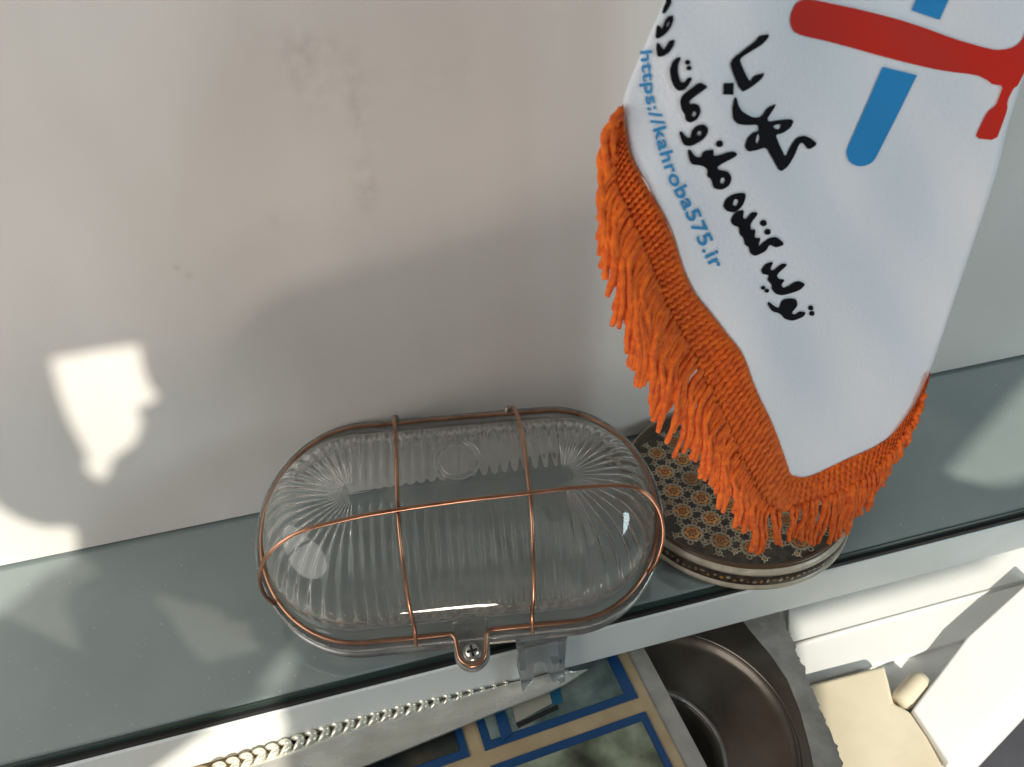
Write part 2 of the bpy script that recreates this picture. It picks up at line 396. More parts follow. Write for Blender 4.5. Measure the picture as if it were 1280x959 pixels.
# put the detour round the screw where the points were left out (after the last front point with a < 0)
order = sorted(range(len(ring2)), key=lambda i: math.atan2(ring2[i][1], ring2[i][0]) if True else 0)
ring2 = [ring2[i] for i in order]
ang = [math.atan2(p[1], p[0]) for p in ring2]
cut = next(i for i, t in enumerate(ang) if t > -math.pi/2)
det = [(-0.0110, -HW), (-0.0088, -HW-0.0004), (-0.0072, -HW-0.0024)] + [(0.0064*math.cos(t), TB+0.0064*math.sin(t)) for t in [math.pi*1.06 + math.pi*0.88*i/14 for i in range(15)]] + [(0.0072, -HW-0.0024), (0.0088, -HW-0.0004), (0.0110, -HW)]
path = ring2[:cut] + det + ring2[cut:]
cage.tube([lp(a, b_, RH + 0.0004*math.sin(a*70+1)) for a, b_ in path], 0.00106, 10, True)
cg = cage.build('cage_ring', m_copper, lamp, True)
def wire(pts, r, name='cage_wire', n=60):
    q = MB(); q.tube(smooth_path([lp(*p) for p in pts], n), r, 10); return q.build(name, m_copper, lamp, True)
for s, a0, a1, at_ in ((-1, -0.0318, -0.0258, -0.0275), (1, 0.0296, 0.0294, 0.0318)):
    wire([(a0, HW+0.0030, 0.0012), (a0, HW+0.0008, 0.0042), (a0*.995, HW-0.0045, 0.0150), (a0*.5+at_*.5, HW-0.014, 0.0330), (at_, 0.022, 0.0478), (at_, -0.012, 0.0500),
          (at_*.6+a1*.4, -0.033, 0.0425), (at_*.3+a1*.7, -0.0475, 0.0260), (a1, -HW+0.0035, 0.0085), (a1, -HW-0.0004, 0.0022), (a1, -HW-0.0034, -0.0006)], 0.00092)
wire([(-0.0925, -0.0345, 0.0008), (-0.0945, -0.0325, 0.012), (-0.0930, -0.0290, 0.026), (-0.0865, -0.0240, 0.0400), (-0.0720, -0.0185, 0.0495), (-0.0500, -0.0150, 0.0520), (-0.0275, -0.0130, 0.0524),
      (0.0020, -0.0115, 0.0526), (0.0318, -0.0108, 0.0524), (0.0560, -0.0105, 0.0530), (0.0780, -0.0120, 0.0515), (0.0890, -0.0180, 0.0440), (0.0940, -0.0265, 0.0280), (0.0925, -0.0345, 0.0110), (0.0890, -0.0380, 0.0010)], 0.00092)
for a in (-0.0318, 0.0296):
    q = MB(); q.rings([[lp(a+r*math.cos(2*math.pi*k/12), HW+0.0020+r*math.sin(2*math.pi*k/12), h) for k in range(12)] for r, h in ((0.0004,0.0050),(0.0018,0.0042),(0.0023,0.0020),(0.0018,-0.001),(0.0004,-0.002))]); q.build('solder_joint', m_rim, lamp, True)
# clear hook hanging from the flange over the shelf front
def z7(x, y): return (540 + x/3.765, 780 + y/3.765)
HY = FRONT - 0.0115
def hook():
    pts = [(392,78),(470,66),(560,50),(642,38),(636,90),(630,150),(626,215),(630,272),(602,284),(566,272),(546,232),(532,188),(508,178),(486,186),(482,230),(478,268),(448,300),(424,326),(416,262),(402,206),(406,150)]
    w = [on_y(*z7(x, y), HY) for x, y in pts]
    q = MB(); q.prism([(p.x, p.z) for p in w], HY, HY+0.0022, 0, lambda x, y, z: (x, z, y))
    h = q.build('hook', m_clear, lamp, False, 0.0007, 3)
    for poly in (((398,95),(432,92),(438,205),(412,212)), ((588,75),(624,70),(620,190),(596,200)), ((552,150),(600,150),(612,168),(566,182))):
        w = [on_y(*z7(x, y), HY) for x, y in poly]
        q = MB(); q.prism([(p.x, p.z) for p in w], HY-0.0016, HY-0.0001, 0, lambda x, y, z: (x, z, y)); q.build('rib', m_clear, h, False, 0.0005, 2)
    q = MB(); a = on_y(*z7(400, 84), HY); c = on_y(*z7(636, 44), HY)
    q.box((a.x+0.001, HY+0.0023, (a.z+c.z)/2-0.006), (c.x-0.001, HY+0.0085, (a.z+c.z)/2-0.0035)); q.build('bridge', m_clear, h)
hook()

# ------------------------------------------------------------------ flag stand with inlaid round base
BX, BY, BR, BT = 0.1547, -0.0654, 0.0625, 0.0180
m_inlay = noise_color(mat('inlay_ground', (0.02, 0.018, 0.014), 0.3), (0.018, 0.014, 0.010), (0.055, 0.038, 0.022), 300, 3)
m_cream = noise_color(mat('inlay_bone', (0.42, 0.35, 0.24), 0.35), (0.33, 0.27, 0.18), (0.50, 0.43, 0.31), 200)
m_amber = noise_color(mat('inlay_amber', (0.42, 0.20, 0.05), 0.35), (0.46, 0.17, 0.035), (0.66, 0.34, 0.09), 150)
def per_piece(m, lo, hi):
    nt = m.node_tree; L = nt.links.new; b = nt.nodes['Principled BSDF']; oi = nt.nodes.new('ShaderNodeObjectInfo')
    mr = nt.nodes.new('ShaderNodeMapRange'); mr.inputs['To Min'].default_value = lo; mr.inputs['To Max'].default_value = hi
    hs = nt.nodes.new('ShaderNodeHueSaturation'); src = b.inputs['Base Color'].links[0].from_socket
    L(oi.outputs['Random'], mr.inputs['Value']); L(mr.outputs['Result'], hs.inputs['Value']); L(src, hs.inputs['Color']); L(hs.outputs['Color'], b.inputs['Base Color'])
per_piece(m_amber, 0.55, 1.35); per_piece(m_cream, 0.7, 1.15)
m_rust = mat('inlay_rust', (0.20, 0.055, 0.02), 0.4)
m_green = mat('inlay_green', (0.05, 0.065, 0.035), 0.4)
m_brown = mat('edge_brown', (0.09, 0.05, 0.025), 0.35)
m_rimband = noise_color(mat('rim_bone', (0.50, 0.43, 0.32), 0.32), (0.40, 0.34, 0.25), (0.58, 0.51, 0.40), 120)
stand = thing('flag_stand', (BX, BY, 0), 'round inlaid base of a flag stand with star mosaic, partly under orange fringe', 'flag stand')
q = MB(); q.lathe([(0.0, BT), (BR-0.0022, BT)], (BX, BY, 0), 96); disc = q.build('inlay_disc', m_inlay, stand, True)
q = MB(); q.lathe([(BR-0.0026, BT-0.0004), (BR-0.0024, BT+0.0003), (BR-0.0012, BT+0.0002), (BR-0.0004, BT-0.0008), (BR-0.0004, BT-0.0016)], (BX, BY, 0), 96); q.build('edge_line', m_brown, stand, True)
q = MB(); q.lathe([(BR-0.0006, BT-0.0012), (BR+0.0008, BT-0.0018), (BR+0.0014, BT-0.0034), (BR+0.0012, BT-0.0050), (BR-0.0004, BT-0.0052)], (BX, BY, 0), 96); q.build('rim_band', m_rimband, stand, True)
q = MB(); q.lathe([(BR+0.0004, BT-0.0046), (BR+0.0012, BT-0.0052), (BR+0.0012, BT-0.0122)], (BX, BY, 0), 96); band = q.build('mosaic_band', m_inlay, stand, True)
q = MB(); q.lathe([(BR-0.0008, BT-0.0120), (BR+0.0016, BT-0.0124), (BR+0.0022, BT-0.0145), (BR+0.0010, BT-0.0166), (BR-0.0050, BT-0.0172)], (BX, BY, 0), 96); q.build('rim_band', m_rimband, stand, True)
q = MB(); q.lathe([(BR-0.0050, BT-0.0170), (BR-0.0052, 0.0002), (0.0, 0.0002)], (BX, BY, 0), 64); q.build('foot', m_black, stand)
# rosettes: one shared mesh
def star(r1, r2, n, rot=0, c=(0, 0)):
    return [(c[0]+(r1 if k % 2 == 0 else r2)*math.cos(rot+math.pi*k/n), c[1]+(r1 if k % 2 == 0 else r2)*math.sin(rot+math.pi*k/n)) for k in range(2*n)]
def flat(q, poly, z, mi): q.add([(x, y, z) for x, y in poly], [list(range(len(poly)))], mi)
def annulus(q, c, r0, r1, z, mi, n=12, rot=0, lobes=0):
    def R(r, t): return r*(1+lobes*math.cos(6*t))
    o = [(c[0]+R(r1, 2*math.pi*k/n+rot)*math.cos(2*math.pi*k/n+rot), c[1]+R(r1, 2*math.pi*k/n+rot)*math.sin(2*math.pi*k/n+rot), z) for k in range(n)]
    i_ = [(c[0]+r0*math.cos(2*math.pi*k/n+rot), c[1]+r0*math.sin(2*math.pi*k/n+rot), z) for k in range(n)]
    q.add(o+i_, [(k, (k+1) % n, n+(k+1) % n, n+k) for k in range(n)], mi)
PITCH = 0.0152
def rosette_mesh():
    q = MB(); e_ = 0.00006
    annulus(q, (0, 0), 0.0052, 0.0066, e_*1, 1, 24, 0, 0.12)
    flat(q, star(0.0056, 0.0042, 6, 0.26), e_*2, 2)
    flat(q, star(0.0036, 0.0022, 6, 0.0), e_*3, 3)
    flat(q, star(0.0022, 0.0011, 6, 0.26), e_*4, 2)
    flat(q, star(0.0008, 0.0006, 6), e_*5, 0)
    for k in range(6):
        t = k*math.pi/3 + math.pi/6; c = (0.0079*math.cos(t), 0.0079*math.sin(t))
        annulus(q, c, 0.0011, 0.0020, e_*(2+0.2*k), 1, 10)
        flat(q, star(0.0008, 0.0005, 3, t, c), e_*(3+0.2*k), 4)
    me_o = q.build('rosette', [m_inlay, m_cream, m_amber, m_rust, m_green])
    me = me_o.data; bpy.data.objects.remove(me_o); return me
def bud_mesh():
    q = MB(); e_ = 0.00005
    annulus(q, (0, 0), 0.0012, 0.0022, e_, 1, 12, 0, 0.12)
    flat(q, star(0.0009, 0.0005, 6), e_*2, 2)
    for k in range(3):
        t = k*2*math.pi/3; flat(q, star(0.0009, 0.0004, 3, t, (0.0031*math.cos(t), 0.0031*math.sin(t))), e_*1.5, 1)
    o = q.build('bud', [m_inlay, m_cream, m_amber]); me = o.data; bpy.data.objects.remove(o); return me
RM, BM = rosette_mesh(), bud_mesh()
def lay(me, name, x, y, rot):
    o = bpy.data.objects.new(name, me); COL.objects.link(o); o.parent = disc
    o.location = (x + random.uniform(-.0003, .0003), y + random.uniform(-.0003, .0003), BT + 0.00008); o.rotation_euler = (0, 0, rot + random.uniform(-.06, .06)); k_ = random.uniform(.78, .86); o.scale = (k_, k_, 1)
ROT = 0.42
for i in range(-5, 6):
    for j in range(-5, 6):
        x0 = (i + j*0.5)*PITCH + 0.004; y0 = j*PITCH*math.sqrt(3)/2 + 0.003
        x = x0*math.cos(ROT)-y0*math.sin(ROT); y = x0*math.sin(ROT)+y0*math.cos(ROT)
        if math.hypot(x, y) < BR-0.0100: lay(RM, 'rosette', x, y, ROT)
        for k in (0, 1):
            xb = x0 + (0.5)*PITCH; yb = y0 + (PITCH/(2*math.sqrt(3)))*(1 if k == 0 else -1)
            x = xb*math.cos(ROT)-yb*math.sin(ROT); y = xb*math.sin(ROT)+yb*math.cos(ROT)
            if math.hypot(x, y) < BR-0.0052: lay(BM, 'bud', x, y, ROT + (math.pi/6 if k else -math.pi/6))
# mosaic chips round the side band
for k in range(84):
    t = 2*math.pi*k/84; ct, st_ = math.cos(t), math.sin(t)
    if st_ > 0.5: continue
    q = None
chip = MB()
for k in range(120):
    t = 2*math.pi*k/120; h = random.uniform(-0.0012, 0.0012); w = random.uniform(0.0007, 0.0017); hh = random.uniform(0.0006, 0.0018)
    c = Vector((BX+(BR+0.00145)*math.cos(t), BY+(BR+0.00145)*math.sin(t), BT-0.0086+h)); tx = Vector((-math.sin(t), math.cos(t), 0))
    chip.add([c-tx*w, c+Vector((0,0,-hh)), c+tx*w, c+Vector((0,0,hh))], [(0,1,2,3)], k % 2)
chip.build('chips', [m_cream, m_amber], band)['kind'] = 'stuff'
# pole behind the flag, with an arm forward to the flag's hem
POLE_TOP = 0.335
q = MB(); q.tube([(BX, BY, BT), (BX, BY, 0.1), (BX, BY, POLE_TOP)], 0.0028, 14); q.build('pole', m_steel, stand, True)
q = MB(); q.lathe([(0.0, BT+0.007), (0.004, BT+0.006), (0.0075, BT+0.002), (0.008, BT+0.0001)], (BX, BY, 0), 24); q.build('collar', m_steel, stand, True)

# ------------------------------------------------------------------ flag
def flag_y(x, y):
    """depth of the cloth: tip near the front of the base, top further back, soft folds"""
    t = (600 - y)/700.0
    Y = -0.1225 + 0.014*t
    u = (x - 985 + 0.30*(y-600)*1.0)/400.0
    Y += 0.0042*math.sin(u*5.0 + t*2.2) + 0.0011*math.sin(u*11.0 - t*4.0 + 1.0) + 0.0009*math.sin(u*17.0 + t*9.0)*max(0.0, 1.0-t*1.2) + 0.0005*math.sin(x*0.045-y*0.03)
    return Y
def fl(x, y, off=0.0):
    p = on_y(x, y, flag_y(x, y)); d = (CAM - p).normalized(); return p + d*off
left_e = [(900,-190),(872,-120),(850,-55),(830,0),(808,52),(790,94),(781,118),(779,132),(781,155),(786,186),(793,209),(809,229),(816,248),(826,266),(839,288),(844,310),(853,338),(867,367),(881,384),(901,410),(924,440),(935,464),(945,493),(961,524),(980,571),(988,595)]
right_e = [(1390,-260),(1345,-110),(1310,0),(1285,78),(1262,150),(1247,211),(1223,285),(1196,365),(1170,442),(1160,470),(1149,496),(1130,526),(1112,547),(1085,564),(1059,575),(1036,586),(1018,594),(1000,598),(989,597)]
LE = even(smooth_path([(x, y, 0) for x, y in left_e], 400), 121)
RE = even(smooth_path([(x, y, 0) for x, y in right_e], 400), 121)
flag = thing('table_flag', fl(988, 596), 'white satin table flag with black lettering, red and blue emblem and orange fringe', 'flag')
q = MB(); NU = 56
gv = []
for layer in (0, 1):
    for i in range(121):
        for j in range(NU):
            u = j/(NU-1); p = LE[i].lerp(RE[i], u)
            gv.append(fl(p.x, p.y, 0.0 if layer == 0 else -0.0006))
fs = []; N0 = 121*NU
for layer in (0, 1):
    for i in range(120):
        for j in range(NU-1):
            a = layer*N0 + i*NU + j; fs.append((a, a+1, a+NU+1, a+NU))
for i in range(120):
    a = i*NU; fs.append((a, a+NU, a+NU+N0, a+N0)); a += NU-1; fs.append((a, a+NU, a+NU+N0, a+N0))
q.add(gv, fs); cloth = q.build('cloth', m_cloth, flag, True)
# weave
nt = m_cloth.node_tree; tc = nt.nodes.new('ShaderNodeTexCoord'); wv = nt.nodes.new('ShaderNodeTexNoise'); wv.inputs['Scale'].default_value = 800; wv.inputs['Detail'].default_value = 2
bp = nt.nodes.new('ShaderNodeBump'); bp.inputs['Strength'].default_value = 0.6; bp.inputs['Distance'].default_value = 0.0004
nt.links.new(tc.outputs['Object'], wv.inputs['Vector']); nt.links.new(wv.outputs['Fac'], bp.inputs['Height']); nt.links.new(bp.outputs['Normal'], nt.nodes['Principled BSDF'].inputs['Normal'])

def fill2d(polys):
    """triangulate outlines with holes (pixel units), split long edges; returns verts, faces"""
    cu = bpy.data.curves.new('fill', 'CURVE'); cu.dimensions = '2D'; cu.fill_mode = 'BOTH'
    for poly in polys:
        s = cu.splines.new('POLY'); s.points.add(len(poly)-1); s.use_cyclic_u = True
        for p, c in zip(s.points, poly): p.co = (c[0], c[1], 0, 1)
    return curve_mesh(cu)
def curve_mesh(cu, limit=9.0):
    tmp = bpy.data.objects.new('tmp', cu); COL.objects.link(tmp)
    dg = bpy.context.evaluated_depsgraph_get()
    me = bpy.data.meshes.new_from_object(tmp.evaluated_get(dg)); bpy.data.objects.remove(tmp)
    bm = bmesh.new(); bm.from_mesh(me)
    bmesh.ops.remove_doubles(bm, verts=bm.verts, dist=1e-4)
    for _ in range(6):
        long = [e_ for e_ in bm.edges if e_.calc_length() > limit]
        if not long: break
        bmesh.ops.subdivide_edges(bm, edges=long, cuts=1)
        bmesh.ops.triangulate(bm, faces=[f for f in bm.faces if len(f.verts) > 3])
    bm.verts.index_update()
    r = [v.co.copy() for v in bm.verts], [[v.index for v in f.verts] for f in bm.faces]
    bm.free(); bpy.data.meshes.remove(me); return r
def rounded(poly, n=3):
    """Chaikin corner cutting, gentle"""
    for _ in range(n):
        out = []
        for i in range(len(poly)):
            a = poly[i]; c = poly[(i+1) % len(poly)]
            out.append((a[0]*.80+c[0]*.20, a[1]*.80+c[1]*.20)); out.append((a[0]*.20+c[0]*.80, a[1]*.20+c[1]*.80))
        poly = out
    return poly
def printed(name, groups, m, off):
    q = MB()
    for polys in groups:
        vs, fs = fill2d(polys)
        q.add([fl(v.x, v.y, off) for v in vs], fs)
    return q.build(name, m, cloth)
zz = lambda ox, oy, s: (lambda pts: [(ox + x/s, oy + y/s) for x, y in pts])
def blob(x, y, r, n=7): return [(x+r*math.cos(2*math.pi*k/n+.3)*(1+.12*math.sin(3*k)), y+r*math.sin(2*math.pi*k/n+.3)*(1+.12*math.cos(2*k))) for k in range(n)]
Z2 = zz(880, 30, 4.794); Z3 = zz(790, 0, 4.793); Z4 = zz(840, 170, 3.835); Z5 = zz(980, 0, 4.267)
R1 = lambda p: rounded(p, 1); R2 = lambda p: rounded(p, 2)
title = [
    [R1(Z2([(396,60),(330,70),(312,100),(240,155),(175,205),(153,245),(222,413),(278,385),(345,332),(367,292),(298,310),(275,352),(214,222),(228,198),(345,128),(380,92)]))],
    [Z2([(118,355),(179,352),(177,425),(115,423)])],
    [R1(Z2([(196,438),(180,443),(169,510),(174,572),(205,602),(260,608),(322,603),(330,640),(290,652),(256,690),(244,738),(264,767),(320,757),(372,738),(412,810),(456,890),(505,855),(545,785),(572,718),(592,712),(628,757),(682,720),(640,685),(600,668),(552,682),(512,742),(490,802),(455,730),(428,664),(470,657),(522,622),(539,580),(512,569),(450,575),(388,586),(380,568),(412,520),(437,478),(380,500),(345,556),(300,562),(262,545),(225,520),(204,480)])),
     R1(Z2([(412,612),(440,602),(462,605),(455,632),(430,630)])), R1(Z2([(325,648),(334,690),(318,725),(309,700)]))],
]
line = [
    [R1(Z3([(190,-30),(225,-30),(240,8),(222,48),(200,82),(178,82),(188,40),(205,10)]))],
    [R1(Z3([(247,90),(215,98),(195,130),(180,178),(165,155),(147,148),(139,230),(160,232),(200,207),(236,160),(249,120)])), R1(Z3([(204,150),(222,126),(226,140),(210,164)]))],
    [R1(Z3([(258,236),(225,243),(205,275),(190,302),(165,262),(147,253),(144,290),(152,342),(186,340),(226,312),(249,275)]))],
    [R2(Z3([(297,343),(270,343),(240,372),(224,420),(233,480),(254,527),(280,547),(310,542),(340,512),(364,466),(335,463),(310,497),(290,490),(275,440),(275,390)]))],
    [R1(Z3(blob(333,374,18)))], [R1(Z3(blob(341,408,18)))],
    [R2(Z3([(455,518),(405,490),(350,533),(298,573),(286,610),(297,662),(314,682),(320,722),(350,738),(392,716),(414,670),(402,630),(370,618),(345,625),(342,605),(442,532)])), R1(Z3([(368,666),(386,676),(376,702),(356,694)]))],
    [R2(Z3([(458,770),(430,743),(385,753),(356,785),(349,832),(320,817),(300,788),(280,788),(298,850),(315,873),(356,878),(422,842),(453,805)])), R1(Z3([(392,788),(416,786),(412,812),(390,815)]))],
    [R2(Z4([(72,63),(90,67),(110,98),(140,104),(148,73),(202,63),(197,102),(290,70),(322,92),(217,146),(222,163),(267,168),(288,200),(277,237),(240,260),(198,252),(188,206),(168,196),(170,160),(145,142),(88,138)])), R1(Z4([(236,200),(254,203),(250,228),(230,227)]))],
    [R1(Z4(blob(228,38,19)))],
    [R2(Z4([(353,272),(300,276),(258,300),(243,337),(264,363),(302,368),(338,337),(353,300)])), R1(Z4([(300,302),(320,308),(308,338),(290,330)]))],
    [R2(Z4([(347,353),(310,360),(288,385),(280,412),(298,432),(320,436),(323,472),(343,490),(348,522),(368,532),(373,562),(400,578),(452,552),(467,520),(500,537),(543,520),(502,483),(468,488),(440,508),(412,533),(427,487),(395,490),(402,447),(377,450),(377,420),(418,368),(380,363),(355,400),(340,393)]))],
    [R1(Z4(blob(438,418,18)))], [R1(Z4(blob(458,460,17)))],
    [R2(Z4([(488,602),(450,612),(426,640),(433,662),(465,667),(456,690),(478,712),(478,737),(500,760),(535,765),(612,742),(643,710),(600,692),(540,730),(522,718),(543,688),(510,685),(502,665),(558,616),(525,610),(485,647),(470,640)]))],
    [R1(Z4(blob(437,728,12)))], [R1(Z4(blob(455,742,12)))],
    [R2(Z4([(463,793),(456,805),(480,842),(520,852),(540,878),(580,888),(632,867),(643,845),(610,840),(590,857),(572,850),(603,815),(597,783),(560,777),(523,788),(514,827),(490,815)]))],
    [R1(Z4(blob(665,825,14)))], [R1(Z4(blob(671,851,14)))],
]
printed('title_lettering', title, m_ink, 0.00045)
printed('line_lettering', line, m_ink, 0.00045)
red = R1(Z5([(95,-2),(60,22),(38,70),(31,120),(50,168),(95,190),(250,225),(400,266),(520,300),(700,346),(850,379),(1030,400),(1085,428),(1110,450),(1168,458),(1150,510),(1128,565),(1085,595),(1050,665),(1017,738),(1132,749),(1165,660),(1192,585),(1190,540),(1225,470),(1246,460),(1266,420),(1290,370),(1320,250),(1330,120),(1290,160),(1275,205),(1250,237),(1200,262),(1130,268),(1050,250),(900,205),(740,145),(600,100),(400,50),(200,8),(150,-2)]))
blue1 = Z5([(525,357),(710,402),(600,625),(500,822),(490,843),(475,862),(455,876),(432,885),(410,888),(386,885),(363,874),(345,856),(335,832),(333,806),(340,784),(360,740),(440,560)])
blue2 = Z5([(878,0),(830,106),(679,55),(704,0),(760,-120),(800,-260),(990,-260),(930,-120)])
printed('red_emblem', [[red]], m_red, 0.00045)
printed('blue_emblem', [[blue1], [blue2]], m_blue, 0.00045)
# web address along a baseline
def url():
    cu = bpy.data.curves.new('url', 'FONT'); cu.body = 'https://kahroba575.ir'; cu.size = 1.0; cu.offset = 0.02
    cu.space_character = 1.06
    tmp = bpy.data.objects.new('tmp', cu); COL.objects.link(tmp)
    dg = bpy.context.evaluated_depsgraph_get()
    me = bpy.data.meshes.new_from_object(tmp.evaluated_get(dg)); bpy.data.objects.remove(tmp)
    xs = [v.co.x for v in me.vertices]; x0, x1 = min(xs), max(xs)
    base = even(smooth_path([(x, y, 0) for x, y in ((800,64),(803,92),(806,116),(809,134),(813,150),(819,170),(828,203),(840,233),(853,258),(866,288),(878,313),(890,338))], 200), 400)
    q = MB(); vs = []
    for v in me.vertices:
        u = (v.co.x-x0)/(x1-x0); k = min(398, max(0, u*399)); i = int(k)
        p = base[i].lerp(base[min(399, i+1)], k-i); t = (base[min(399, i+6)]-base[max(0, i-6)]).normalized()
        h = v.co.y * (21.0 + 5.5*u)
        n = Vector((t.y, -t.x, 0))
        vs.append(fl(p.x+n.x*h, p.y+n.y*h, 0.00045))
    q.add(vs, [list(p.vertices) for p in me.polygons])
    q.build('web_address', m_url, cloth)
url()

# fringe: knitted heading and twisted cords
NI = 900
f_in = [(779,130),(780,150),(783,172),(788,195),(800,220),(815,247),(828,270),(842,303),(854,340),(867,367),(888,394),(908,420),(926,444),(938,475),(950,503),(962,527),(972,552),(982,580),(988,595),(994,597),(1006,598),(1024,592),(1041,584),(1062,574),(1085,564),(1100,556),(1114,546),(1128,529),(1147,500),(1163,463)]
f_out = [(777,133),(772,165),(768,200),(768,225),(775,250),(786,275),(797,302),(808,330),(820,362),(832,392),(848,420),(866,452),(884,488),(900,522),(914,555),(926,582),(936,604),(948,625),(965,638),(982,640),(1000,632),(1020,626),(1041,620),(1060,611),(1078,601),(1092,590),(1106,575),(1121,555),(1142,524),(1161,478)]
f_tip = [(768,175),(746,292),(749,305),(750,332),(757,340),(765,390),(778,420),(790,447),(800,480),(812,496),(822,522),(834,550),(864,582),(876,612),(893,630),(912,650),(928,662),(945,700),(954,698),(976,682),(990,678),(1012,678),(1030,676),(1048,671),(1066,660),(1084,638),(1098,612),(1116,580),(1138,542),(1159,492)]
def chan(l): return smooth_path([(x, y, 0) for x, y in l], 3000)
c_in, c_out, c_tip = chan(f_in), chan(f_out), chan(f_tip)
L_ = [0.0]
for a, c in zip(c_in, c_in[1:]): L_.append(L_[-1] + (c-a).length)
idx = []; k = 0
for i in range(NI):
    d = L_[-1]*i/(NI-1)
    while k < 2998 and L_[k+1] < d: k += 1
    idx.append(k)
inner_px = [c_in[k] for k in idx]; outer_px = [c_out[k] for k in idx]; tips_px = [c_tip[k] for k in idx]
fringe = MB(); NWD = 18
vs = []; 
arc = 0.0
for i in range(NI):
    if i: arc += (outer_px[i]-outer_px[i-1]).length*0.5 + (inner_px[i]-inner_px[i-1]).length*0.5
    for j in range(NWD):
        v = j/(NWD-1); p = inner_px[i].lerp(outer_px[i], v*1.04-0.04)
        colm = v*5.0; tri = abs((colm % 1.0)-0.5)*2
        rib = abs(math.sin(math.pi*(arc/7.6 + 0.45*tri)))
        edge = min(1, v*6, (1-v)*6)
        hgt = 0.0006 + 0.0026*edge*(0.05+0.95*rib)*(0.55+0.45*(1-tri**3)) + 0.0002*math.sin(i*1.7+j*2.3)
        vs.append(fl(p.x + random.uniform(-.4, .4), p.y + random.uniform(-.4, .4), hgt))
fringe.add(vs, [(i*NWD+j, i*NWD+j+1, (i+1)*NWD+j+1, (i+1)*NWD+j) for i in range(NI-1) for j in range(NWD-1)])
fr = fringe.build('fringe_heading', m_yarn, flag, True)
def cord(u, layer, k):
    i = int(u*(NI-1)); s = outer_px[i]; s = s.lerp(inner_px[i], 0.10 if layer == 0 else random.uniform(.02, .12))
    e_ = tips_px[min(NI-1, max(0, int((u + random.uniform(-.008, .008))*(NI-1))))]
    ln = random.uniform(0.74, 1.10) if layer else random.uniform(0.70, 0.95)
    e_ = s + (e_-s)*ln + Vector((random.uniform(-4, 4), random.uniform(-6, 6), 0))
    d = e_-s; L = d.length
    if L < 8: return
    # leave the heading at right angles to it, then fall
    t = (outer_px[min(NI-1, i+8)]-outer_px[max(0, i-8)]).normalized(); nrm = Vector((-t.y, t.x, 0))
    if nrm.dot(s-inner_px[i]) < 0: nrm = -nrm
    m1 = s + (nrm*0.35+d.normalized()*0.75)*L*random.uniform(0.25, 0.36) + Vector((random.uniform(-2, 2), random.uniform(-3, 3), 0))
    m2 = s + d*0.68 + Vector((random.uniform(-4, 4), random.uniform(-2, 4), 0))
    pp = smooth_path([s, m1, m2, e_], 20); lift = random.uniform(0.0, 0.0022) + (0.0002 if layer == 0 else 0.0016)
    pts = [fl(p.x, p.y, 0.0004 + lift*math.sin(math.pi*min(1, 0.15+n/19*0.9))) for n, p in enumerate(pp)]
    r0 = random.uniform(0.00112, 0.00150)
    q = MB(); q.tube(pts, lambda f: r0*(1.0 if f < .9 else 1.14-0.42*(f-.9)/.1), 10, False, 0, 0.40, 0.62)
    q.build('cord', m_yarn, fr, True)
n_ = 0
for layer, cnt in ((0, 100), (1, 125)):
    for k in range(cnt):
        u = (k + random.uniform(.1, .9))/cnt
        if u > 0.97 and layer == 0: continue
        cord(max(0.004, u), layer, k)

# ------------------------------------------------------------------ things on the lower counter
# silver strip with braided edge
strip = None
def silver_strip():
    global strip
    SZ = -0.034
    m_silver = noise_color(mat('silver_strip', (0.66, 0.65, 0.58), 0.22, 0.6), (0.66, 0.64, 0.56), (0.93, 0.91, 0.83), 40, 4, (1, 4, 1), 0.3, 0.7, 0.15, 60, (0.15, 0.38))
    m_braid = mat('braid_silver', (0.80, 0.77, 0.66), 0.3, 0.55)
    top = even(smooth_path([(*on_z(x, y, SZ).xy, SZ) for x, y in ((230,978),(330,944),(430,908),(540,879),(620,858),(690,842))], 120), 90)
    bot = even(smooth_path([(*on_z(x, y, SZ-0.007).xy, SZ-0.007) for x, y in ((330,1000),(440,962),(540,922),(620,889),(690,862),(735,836))], 120), 90)
    strip = thing('silver_strip', top[45], 'curved silver strip with braided top edge below the white shelf front', 'metal strip')
    rs = []
    for a, c in zip(top, bot):
        m1 = a.lerp(c, .30) + Vector((0, 0, .003)); m2 = a.lerp(c, .62) + Vector((0, 0, -.001)); back = Vector((0, 0.0, -0.0025))
        rs.append([a, m1, m2, c, c+back, m2+back, m1+back, a+back])
    q = MB(); q.rings(rs); q.build('band', m_silver, strip, True)
    # braid beads
    for k in range(8, 78, 3):
        p = top[k]; t = (top[k+1]-top[k-1]).normalized(); n = Vector((0, 0, 1)); s_ = t.cross(n)
        f = 0.35 + 0.65*min(1, max(0, (72-k)/18)) if k > 52 else 1.0
        for sg in (1, -1):
            pts = [p + t*(-0.0034*f) + s_*(0.0034*f*sg), p + t*0.0004 + s_*(0.0016*f*sg) + n*0.0016*f, p + t*(0.0030*f) + s_*(0.0001*sg) + n*0.0005*f]
            q = MB(); q.tube(smooth_path(pts, 8), lambda u: f*(0.0004+0.0014*math.sin(math.pi*min(.97, max(.03, u)))), 8); q.build('braid_link', m_braid, strip, True)
silver_strip()
